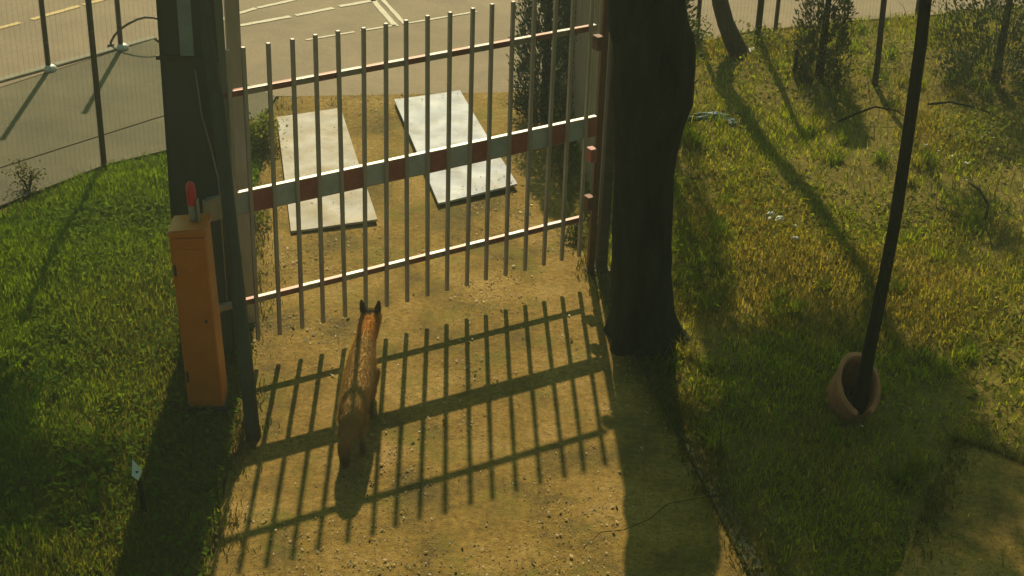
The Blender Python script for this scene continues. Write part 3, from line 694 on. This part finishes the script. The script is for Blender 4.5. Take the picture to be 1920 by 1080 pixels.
def shrub(loc, r_, h, n_, cols, label, seed, size=.03):
    t = tag(empty('small_shrub', loc), label, 'shrub')
    rg = np.random.default_rng(seed); bm = bmesh.new()
    for k_ in range(6):
        a_ = rg.uniform(0, 6.28); rr = r_ * rg.uniform(.3, .8); tube(bm, [(0, 0, -.02), (math.cos(a_) * rr * .4, math.sin(a_) * rr * .4, h * .5), (math.cos(a_) * rr, math.sin(a_) * rr, h * rg.uniform(.7, 1))], [.006, .004, .002], 5)
    obj('stem', bm, M_BARK2, t, True)
    cen_ = np.stack([rg.normal(0, r_ * .5, 14), rg.normal(0, r_ * .5, 14), rg.uniform(.15, 1, 14) * h], -1)
    leaf_cards(n_, cen_, r_ * .3, size, cols, M_LEAF, 'foliage', t)
YG = [(.15, .18, .012), (.12, .16, .012), (.18, .18, .02)]
shrub((-1.53, 8.85, 0), .11, .17, 900, YG, 'bright yellow green weed clump beside the grey gate post', 5, .028)
shrub((-1.42, 7.75, 0), .08, .09, 350, YG, 'low green weed clump at the corner of dirty board', 6, .022)
shrub((1.28, 11.0, 0), .14, .2, 700, YG, 'leafy bright weed clump left of the slim crooked tree', 7, .03)
shrub((1.78, 10.95, 0), .16, .16, 700, YG, 'leafy bright weed clump right of the slim crooked tree', 8, .03)
shrub((.33, 7.72, 0), .07, .12, 300, [(.07, .09, .012), (.13, .14, .02)], 'small weed growing at foot of the reddish gate post', 9, .022)
shrub((-2.75, 8.12, 0), .09, .12, 300, [(.05, .055, .015), (.08, .08, .02)], 'dark straggly weed at the foot of left mesh fence', 10, .02)
shrub((2.9, 9.2, 0), .2, .16, 700, YG, 'spreading bright weed clump right of the dark sapling', 15, .03)

# ------------------------------------------------------------------ mesh fences
def mesh_fence(A, B, posts, h, label, ph=.012, sp_=.032):
    A, B = Vector((*A, 0)), Vector((*B, 0)); d_ = B - A; L_ = d_.length; u_ = d_ / L_
    t = tag(empty('mesh_fence', A), label, 'fence')
    n_ = int(L_ / sp_); V_ = []; I_ = []
    def bar_(p, q, w_):
        ax = (q - p).normalized(); s1 = ax.cross(Vector((.3, .9, .2))).normalized() * w_; s2 = ax.cross(s1).normalized() * w_; k0 = len(V_)
        for c in (p, q):
            for s_ in (s1, s2, -s1, -s2): V_.append(tuple(c + s_))
        for j in range(4): I_.extend([k0 + j, k0 + (j + 1) % 4, k0 + 4 + (j + 1) % 4, k0 + 4 + j])
    for i in range(n_ + 1): bar_(u_ * (i * sp_) + Vector((0, 0, .03)), u_ * (i * sp_) + Vector((0, 0, h)), .0005)
    z = .04
    while z < h: bar_(Vector((0, 0, z)), u_ * L_ + Vector((0, 0, z)), .0005); z += .4
    tag(mesh_np('wire_mesh', np.array(V_), 4, np.array(I_), M_STEEL, t), kind='stuff')
    for (x_, y_) in posts:
        bm = bmesh.new(); tube(bm, [(x_ - A.x, y_ - A.y, -.1), (x_ - A.x, y_ - A.y, h + .04)], ph, 12); o = obj('post', bm, M_DARKSTEEL, t, True)
        bm = bmesh.new(); tube(bm, [(x_ - A.x, y_ - A.y, h + .04), (x_ - A.x, y_ - A.y, h + .05)], ph * 1.25, 12); obj('post_cap', bm, M_BLACK, o, True)
mesh_fence((-4.6, 5.85), (-1.93, 8.96), [(-2.41, 8.475), (-3.62, 7.03)], 1.75, 'thin wire mesh fence along the left lawn edge', .0175)
mesh_fence((1.15, 11.02), (4.4, 12.62), [(1.29, 11.12), (1.915, 11.46), (3.1, 12.02)], 1.5, 'thin wire mesh fence along the back of right field', .016)

def signpost(loc, label, rad_=.02, h=2.3, base=True):
    p = tag(empty('marker_post', loc), label, 'post')
    bm = bmesh.new(); tube(bm, [(0, 0, -.05), (0, 0, h)], rad_, 12); obj('shaft', bm, M_DARKSTEEL, p, True)
    if base:
        bm = bmesh.new(); tube(bm, [(.012, 0, -.01), (.012, 0, .022), (.012, 0, .034)], [.045, .04, .024], 14); obj('base_collar', bm, M_WPLASTIC, p, True)
    bm = bmesh.new(); tube(bm, [(0, 0, h), (0, 0, h + .02)], rad_ * 1.15, 12); obj('cap', bm, M_BLACK, p, True)
signpost((-3.175, 10.065, 0.006), 'leftmost dark post with white base on the pavement kerb', .018, 1.1)
signpost((-2.80, 10.545, 0.006), 'dark post with white base on kerb nearest the concrete pole', .018, 1.1)
signpost((1.715, 11.0, 0), 'thick dark post in the bright weeds right of slim tree', .024, 1.6, False)
hp = tag(empty('bent_hoop', (-2.89, 10.62, 0)), 'bent dark metal hoop arching beside the white based post', 'hoop')
bm = bmesh.new(); tube(bm, [(0, 0, -.03), (.0, 0, .02), (.03, 0, .07), (.07, 0, .115), (.13, 0, .158), (.2, 0, .195), (.26, 0, .213), (.32, 0, .211), (.38, .01, .19), (.43, .02, .14), (.46, .02, .06), (.465, .02, -.03)], .0085, 8); obj('tube', bm, M_DARKSTEEL, hp, True)
bm = bmesh.new(); tube(bm, [(0, 0, .0), (0, 0, .012)], .025, 12); obj('foot_plate', bm, M_DARKSTEEL, hp)

st = tag(empty('wooden_stake', (1.884, 10.297, 0)), 'short dark stake standing in weeds near the narrow conifer', 'stake')
bm = bmesh.new(); box(bm, -.012, .012, -.012, .012, -.05, .25, .002); obj('shaft', bm, M_BARK2, st)
bm = bmesh.new(); tube(bm, [(0, 0, .25), (0, 0, .268)], [.012, .002], 4); obj('tip', bm, M_CLAY, st)

for pts_, lab_ in (([(2.05, 9.45, .03), (2.17, 9.5, .07), (2.29, 9.55, .10), (2.42, 9.52, .09), (2.5, 9.46, .05)], 'curved dark fallen twig in grass right of the sapling'), ([(2.62, 8.0, .02), (2.66, 8.12, .07), (2.64, 8.25, .10), (2.60, 8.36, .10)], 'short dark twig sticking up near the right edge'), ([(2.72, 9.9, .02), (2.85, 9.85, .06), (3.02, 9.75, .06), (3.12, 9.7, .03)], 'straight dark twig lying before the wide conifer')):
    bm = bmesh.new(); tube(bm, [(p_[0] - pts_[0][0], p_[1] - pts_[0][1], p_[2]) for p_ in pts_], [.009, .008, .007, .005, .003][:len(pts_)], 7); o = obj('fallen_twig', bm, M_BARK, None, True); o.location = (pts_[0][0], pts_[0][1], float(hgt(pts_[0][0], pts_[0][1]))); tag(o, lab_, 'twig')

# stake with a white tip in the dark lower left
st = tag(empty('garden_stake', (-1.40, 5.03, 0)), 'short leaning garden stake with white tag in lower left shade', 'stake')
bm = bmesh.new(); tube(bm, [(0.0, 0, -.05), (-.012, .02, .10), (-.03, .05, .2)], [.012, .011, .010], 8); obj('shaft', bm, M_BARK, st, True)
bm = bmesh.new()
v_ = [bm.verts.new(c_) for c_ in ((-.052, .075, .235), (-.012, .045, .205), (-.022, .020, .175), (-.048, .030, .19), (-.050, .078, .231), (-.010, .048, .201), (-.020, .023, .171), (-.046, .033, .186))]
for f_ in ((0, 1, 2, 3), (7, 6, 5, 4), (0, 4, 5, 1), (1, 5, 6, 2), (2, 6, 7, 3), (3, 7, 4, 0)): bm.faces.new([v_[i] for i in f_])
bmesh.ops.recalc_face_normals(bm, faces=bm.faces); obj('tag', bm, M_WPLASTIC, st)

# ------------------------------------------------------------------ terracotta ring round the sapling
pt = tag(empty('terracotta_pot', (1.545, 6.03, 0)), 'broken open terracotta pot ring around the slender sapling', 'pot')
bm = bmesh.new(); NA, NZ = 40, 5
a0_, a1_ = math.radians(-62), math.radians(262)
gr = []
for i in range(NA + 1):
    a_ = a0_ + (a1_ - a0_) * i / NA + math.radians(5); row = []
    for j in range(NZ + 1):
        z = .27 * j / NZ; ro = .105 + .012 * j / NZ
        if j == NZ: z -= .012 * abs(math.sin(i * .9)) * (1 if i in (0, 1, 2, NA, NA - 1, NA - 2) else .15)
        row.append((ro, a_, z))
    gr.append(row)
def pv(r_, a_, z): return Vector((math.cos(a_) * r_, math.sin(a_) * r_, z))
O = [[bm.verts.new(pv(*q_)) for q_ in r_] for r_ in gr]; I2 = [[bm.verts.new(pv(q_[0] - .014, q_[1], q_[2])) for q_ in r_] for r_ in gr]
for i in range(NA):
    for j in range(NZ):
        bm.faces.new((O[i][j], O[i + 1][j], O[i + 1][j + 1], O[i][j + 1])); bm.faces.new((I2[i][j], I2[i][j + 1], I2[i + 1][j + 1], I2[i + 1][j]))
    bm.faces.new((O[i][NZ], O[i + 1][NZ], I2[i + 1][NZ], I2[i][NZ])); bm.faces.new((O[i][0], I2[i][0], I2[i + 1][0], O[i + 1][0]))
for i in (0, NA):
    for j in range(NZ): bm.faces.new((O[i][j], O[i][j + 1], I2[i][j + 1], I2[i][j]))
bmesh.ops.recalc_face_normals(bm, faces=bm.faces)
po = obj('ring', bm, M_CLAY, pt, True); po.rotation_euler = (math.radians(26), math.radians(14), 0); po.location = (-.045, 0.07, -.03); po.scale = (.82, 1.36, .82)
bm = bmesh.new(); NR = 36
tube(bm, [pv(.119, a0_ + (a1_ - a0_) * k_ / NR + math.radians(5), .258) for k_ in range(NR + 1)], .009, 8); rm = obj('rim', bm, M_CLAY, po, True)

# ------------------------------------------------------------------ litter
def crumple(name, loc, sx_, sy_, sz_, m_, label, cat, seed):
    b_ = bmesh.new(); bmesh.ops.create_icosphere(b_, subdivisions=3, radius=1)
    for v in b_.verts:
        d_ = 1 + .55 * noise.noise(v.co * 2.1 + Vector((seed, 3, 1))) + .3 * noise.noise(v.co * 5 + Vector((seed, 1, 8)))
        v.co = Vector((v.co.x * sx_ * d_, v.co.y * sy_ * d_, max(-.01, v.co.z * sz_ * d_ + sz_ * .4)))
    o = obj(name, b_, m_); o.location = loc; o.rotation_euler = (0, 0, seed); return tag(o, label, cat)
crumple('plastic_sheet', (1.20, 9.50, .03), .15, .05, .03, M_BLUE, 'crumpled blue plastic sheet in weeds right of the trunk', 'plastic sheet', 0.1)
crumple('plastic_scrap', (1.36, 9.44, .03), .05, .025, .02, M_BLUE, 'small blue plastic scrap at the tip of blue sheet', 'plastic scrap', 2.1)
crumple('plastic_bag', (1.66, 10.83, .03), .06, .03, .03, M_WPLASTIC, 'white plastic bag at foot of the slim crooked tree', 'bag', 1.3)
crumple('plastic_bag', (1.73, 10.80, .03), .07, .04, .04, M_BLACK, 'black plastic bag beside the white one near slim tree', 'bag', 1.9)
for i, (x_, y_, s_) in enumerate([(1.42, 7.98, .022), (1.46, 7.90, .027), (1.40, 7.88, .014), (1.53, 7.80, .014), (1.50, 7.60, .016)]):
    o = crumple('paper_scrap', (x_, y_, float(hgt(x_, y_)) + .035), s_, s_ * .6, s_ * .5, M_WPLASTIC, ['white paper scrap farthest back in the heap beside trunk shade', 'largest white paper scrap in the heap beside trunk shade', 'small white paper scrap at the heap edge nearest the trunk', 'small white paper scrap at the heap edge nearest the sapling', 'lone white paper scrap nearer the camera than the heap'][i], 'scrap', i * .7); o['group'] = 'white scraps lying in the right field'
for i, (x_, y_, s_) in enumerate([(2.5, 9.0, .012), (2.56, 8.92, .010), (2.63, 8.85, .012), (2.7, 8.78, .014)]):
    o = crumple('paper_scrap', (x_, y_, float(hgt(x_, y_)) + .04), s_, s_ * .6, s_ * .5, M_WPLASTIC, ['tiny white scrap nearest the sapling in the row of four', 'second tiny white scrap from the sapling in the row', 'third tiny white scrap from the sapling in the row', 'tiny white scrap farthest from the sapling in the row'][i], 'scrap', i * .9 + 3); o['group'] = 'row of scraps right of the sapling'

# ------------------------------------------------------------------ fox
FO = Vector((-0.636, 5.685, 0))
bm = bmesh.new()
def loft(secs, n=16):
    rings = []
    for (y_, zc, rx, rz, xo) in secs:
        rings.append([bm.verts.new((xo + math.cos(2 * math.pi * k_ / n) * rx, y_, zc + math.sin(2 * math.pi * k_ / n) * rz)) for k_ in range(n)])
    for a_, b_ in zip(rings, rings[1:]):
        for k_ in range(n): bm.faces.new((a_[k_], a_[(k_ + 1) % n], b_[(k_ + 1) % n], b_[k_]))
    bm.faces.new(rings[0][::-1]); bm.faces.new(rings[-1])
loft([(-.315, .225, .026, .035, .004), (-.295, .232, .044, .058, .004), (-.25, .238, .058, .074, .004), (-.17, .243, .068, .080, .003), (-.06, .243, .074, .084, .0), (.06, .243, .078, .086, -.002), (.16, .248, .077, .088, -.004), (.24, .262, .068, .080, -.005), (.30, .283, .056, .064, -.004), (.36, .303, .050, .052, -.001), (.42, .320, .054, .047, .003), (.465, .330, .060, .045, .006), (.51, .327, .054, .042, .009), (.55, .312, .036, .030, .012), (.595, .298, .022, .020, .015), (.64, .290, .015, .014, .018), (.655, .288, .008, .008, .018)])
tube(bm, [(.004, -.26, .255), (.0, -.30, .235), (-.008, -.33, .20), (-.014, -.34, .15), (-.018, -.33, .10), (-.02, -.31, .06), (-.022, -.295, .04)], [.020, .022, .025, .025, .022, .015, .006], 12)
def leg(pts, rad_): tube(bm, pts, rad_, 10)
for sx_, dy in ((-1, -.035), (1, .06)):
    leg([(sx_ * .036, -.20, .225), (sx_ * .046, -.15 + dy * .5, .155), (sx_ * .048, -.24 + dy, .098), (sx_ * .044, -.215 + dy, .03), (sx_ * .044, -.195 + dy, .016), (sx_ * .044, -.16 + dy, .013)], [.038, .028, .017, .014, .017, .012])
for sx_, dy in ((-1, .06), (1, -.04)):
    leg([(sx_ * .045, .20, .225), (sx_ * .05, .175 + dy * .4, .15), (sx_ * .045, .205 + dy, .065), (sx_ * .044, .205 + dy, .025), (sx_ * .044, .215 + dy, .016), (sx_ * .044, .245 + dy, .012)], [.048, .028, .017, .014, .017, .012])
for sx_ in (-1, 1):
    tube(bm, [(.006 + sx_ * .034, .468, .352), (.006 + sx_ * .040, .470, .385), (.006 + sx_ * .046, .470, .415), (.006 + sx_ * .050, .468, .438)], [(.021, .014), (.020, .010), (.013, .007), (.002, .002)], 10)
bmesh.ops.recalc_face_normals(bm, faces=bm.faces)
me = bpy.data.meshes.new('fox_raw'); bm.to_mesh(me); bm.free()
tmp = bpy.data.objects.new('fox_raw', me); COL.objects.link(tmp)
md = tmp.modifiers.new('r', 'REMESH'); md.mode = 'VOXEL'; md.voxel_size = 0.0062
md = tmp.modifiers.new('s', 'SMOOTH'); md.factor = .5; md.iterations = 4
dg = bpy.context.evaluated_depsgraph_get(); fme = bpy.data.meshes.new_from_object(tmp.evaluated_get(dg)); fme.name = 'fox'
bpy.data.objects.remove(tmp)
nv = len(fme.vertices); co = np.empty(nv * 3, np.float32); fme.vertices.foreach_get('co', co); co = co.reshape(-1, 3)
def foxcol(c):
    x_, y_, z_ = c[:, 0], c[:, 1], c[:, 2]; N_ = len(c)
    back = np.array([.40, .25, .075]); side = np.array([.40, .25, .09]); neck = np.array([.58, .29, .05])
    k_ = np.clip((z_ - .24) / .07, 0, 1)[:, None]; r_ = side * (1 - k_) + back * k_
    k_ = np.clip((y_ - .27) / .09, 0, 1)[:, None]; r_ = r_ * (1 - k_) + neck * k_  # neck and head: glow of light through the fur put into colour
    k_ = np.clip((.13 - z_) / .06, 0, 1)[:, None]; r_ = r_ * (1 - k_) + np.array([.16, .10, .045]) * k_
    tail = (y_ < -.285) & (np.abs(x_) < .05); k_ = (tail * np.clip((.2 - z_) / .1, 0, 1))[:, None]; r_ = r_ * (1 - k_) + np.array([.13, .10, .05]) * k_  # tail end darkened: backlit shade put into the coat colour
    ear = ((z_ > .372) & (y_ > .44))[:, None]; r_ = np.where(ear, np.array([.085, .05, .025]), r_)
    nose = (y_ > .645)[:, None]; r_ = np.where(nose, np.array([.012, .01, .01]), r_)
    eye = (np.hypot(np.abs(x_ - .012) - .034, np.hypot(y_ - .548, z_ - .322)) < .011)[:, None]; r_ = np.where(eye, np.array([.01, .008, .006]), r_)
    return r_
ca = fme.color_attributes.new('tint', 'FLOAT_COLOR', 'POINT'); cc = np.ones((nv, 4), np.float32); cc[:, :3] = foxcol(co); ca.data.foreach_set('color', cc.ravel())
m, n, b, o_ = mat('fox_coat'); at = n.nodes.new('ShaderNodeAttribute'); at.attribute_name = 'tint'
n.links.new(mix(n, .12, at.outputs['Color'], ramp(n, nz(n, 60, 5, .7, stretch=(1, .3, 1)), [(.3, (.2,) * 3), (.7, (.8,) * 3)]), 'OVERLAY'), b.inputs['Base Color']); b.inputs['Roughness'].default_value = .85; b.inputs['Specular IOR Level'].default_value = .15
b.inputs['Sheen Weight'].default_value = .15
fme.materials.clear()
fox = link('fox', fme, m, None, True); fox.location = FO; fox.rotation_euler = (0, 0, -.02); fox.scale = (.82, .94, 1)
tag(fox, 'brown fox walking away from the camera toward the gate', 'fox')
# fur strands
nf = len(fme.polygons); cen = np.empty(nf * 3, np.float32); fme.polygons.foreach_get('center', cen); cen = cen.reshape(-1, 3); nr = np.empty(nf * 3, np.float32); fme.polygons.foreach_get('normal', nr); nr = nr.reshape(-1, 3)
sel = rng.integers(0, nf, 34000); P = cen[sel] + rng.normal(0, .002, (len(sel), 3)); Nn = nr[sel]
bd = np.tile(np.array([0, -1.0, -.25]), (len(sel), 1)); tl_ = P[:, 1] < -.285; bd[tl_] = (0, .15, -1); hd = P[:, 2] < .17; bd[hd & ~tl_] = (0, 0, -1)
bd = bd - Nn * (bd * Nn).sum(1)[:, None]; bd /= np.maximum(np.linalg.norm(bd, axis=1), 1e-6)[:, None]
ln = np.where(tl_, .024, np.where(P[:, 1] > .46, .006, np.where(P[:, 2] < .14, .008, .021)))[:, None] * rng.uniform(.6, 1.3, (len(sel), 1))
dr_ = bd * .9 + Nn * .32 + rng.normal(0, .18, bd.shape); sdv = np.cross(dr_, Nn); sdv /= np.maximum(np.linalg.norm(sdv, axis=1), 1e-6)[:, None]
V = np.stack([P - sdv * .0012, P + sdv * .0012, P + dr_ * ln], 1).reshape(-1, 3)
cf = np.repeat(foxcol(P) * rng.uniform(.85, 1.15, (len(sel), 1)), 3, 0)
fur = mesh_np('fur', V, 3, np.arange(len(V)), leafmat('fur_strands', .7, .4, .1), fox, cf); fur['kind'] = 'stuff'

# ------------------------------------------------------------------ evening haze
bm = bmesh.new(); box(bm, -90, 90, -60, 95, -1.2, 8.6)
m = bpy.data.materials.new('haze_air'); m.use_nodes = True; n = m.node_tree; n.nodes.clear()
vo = n.nodes.new('ShaderNodeVolumePrincipled'); vo.inputs['Density'].default_value = HAZE; vo.inputs['Anisotropy'].default_value = 0.35; vo.inputs['Color'].default_value = (.84, .92, .84, 1)
oo = n.nodes.new('ShaderNodeOutputMaterial'); n.links.new(vo.outputs[0], oo.inputs['Volume'])
tag(obj('haze', bm, m), 'thin warm evening haze hanging over the whole place', 'haze', kind='stuff')

# ------------------------------------------------------------------ render settings
sc.render.engine = 'CYCLES'
sc.render.resolution_x = 1024; sc.render.resolution_y = 576
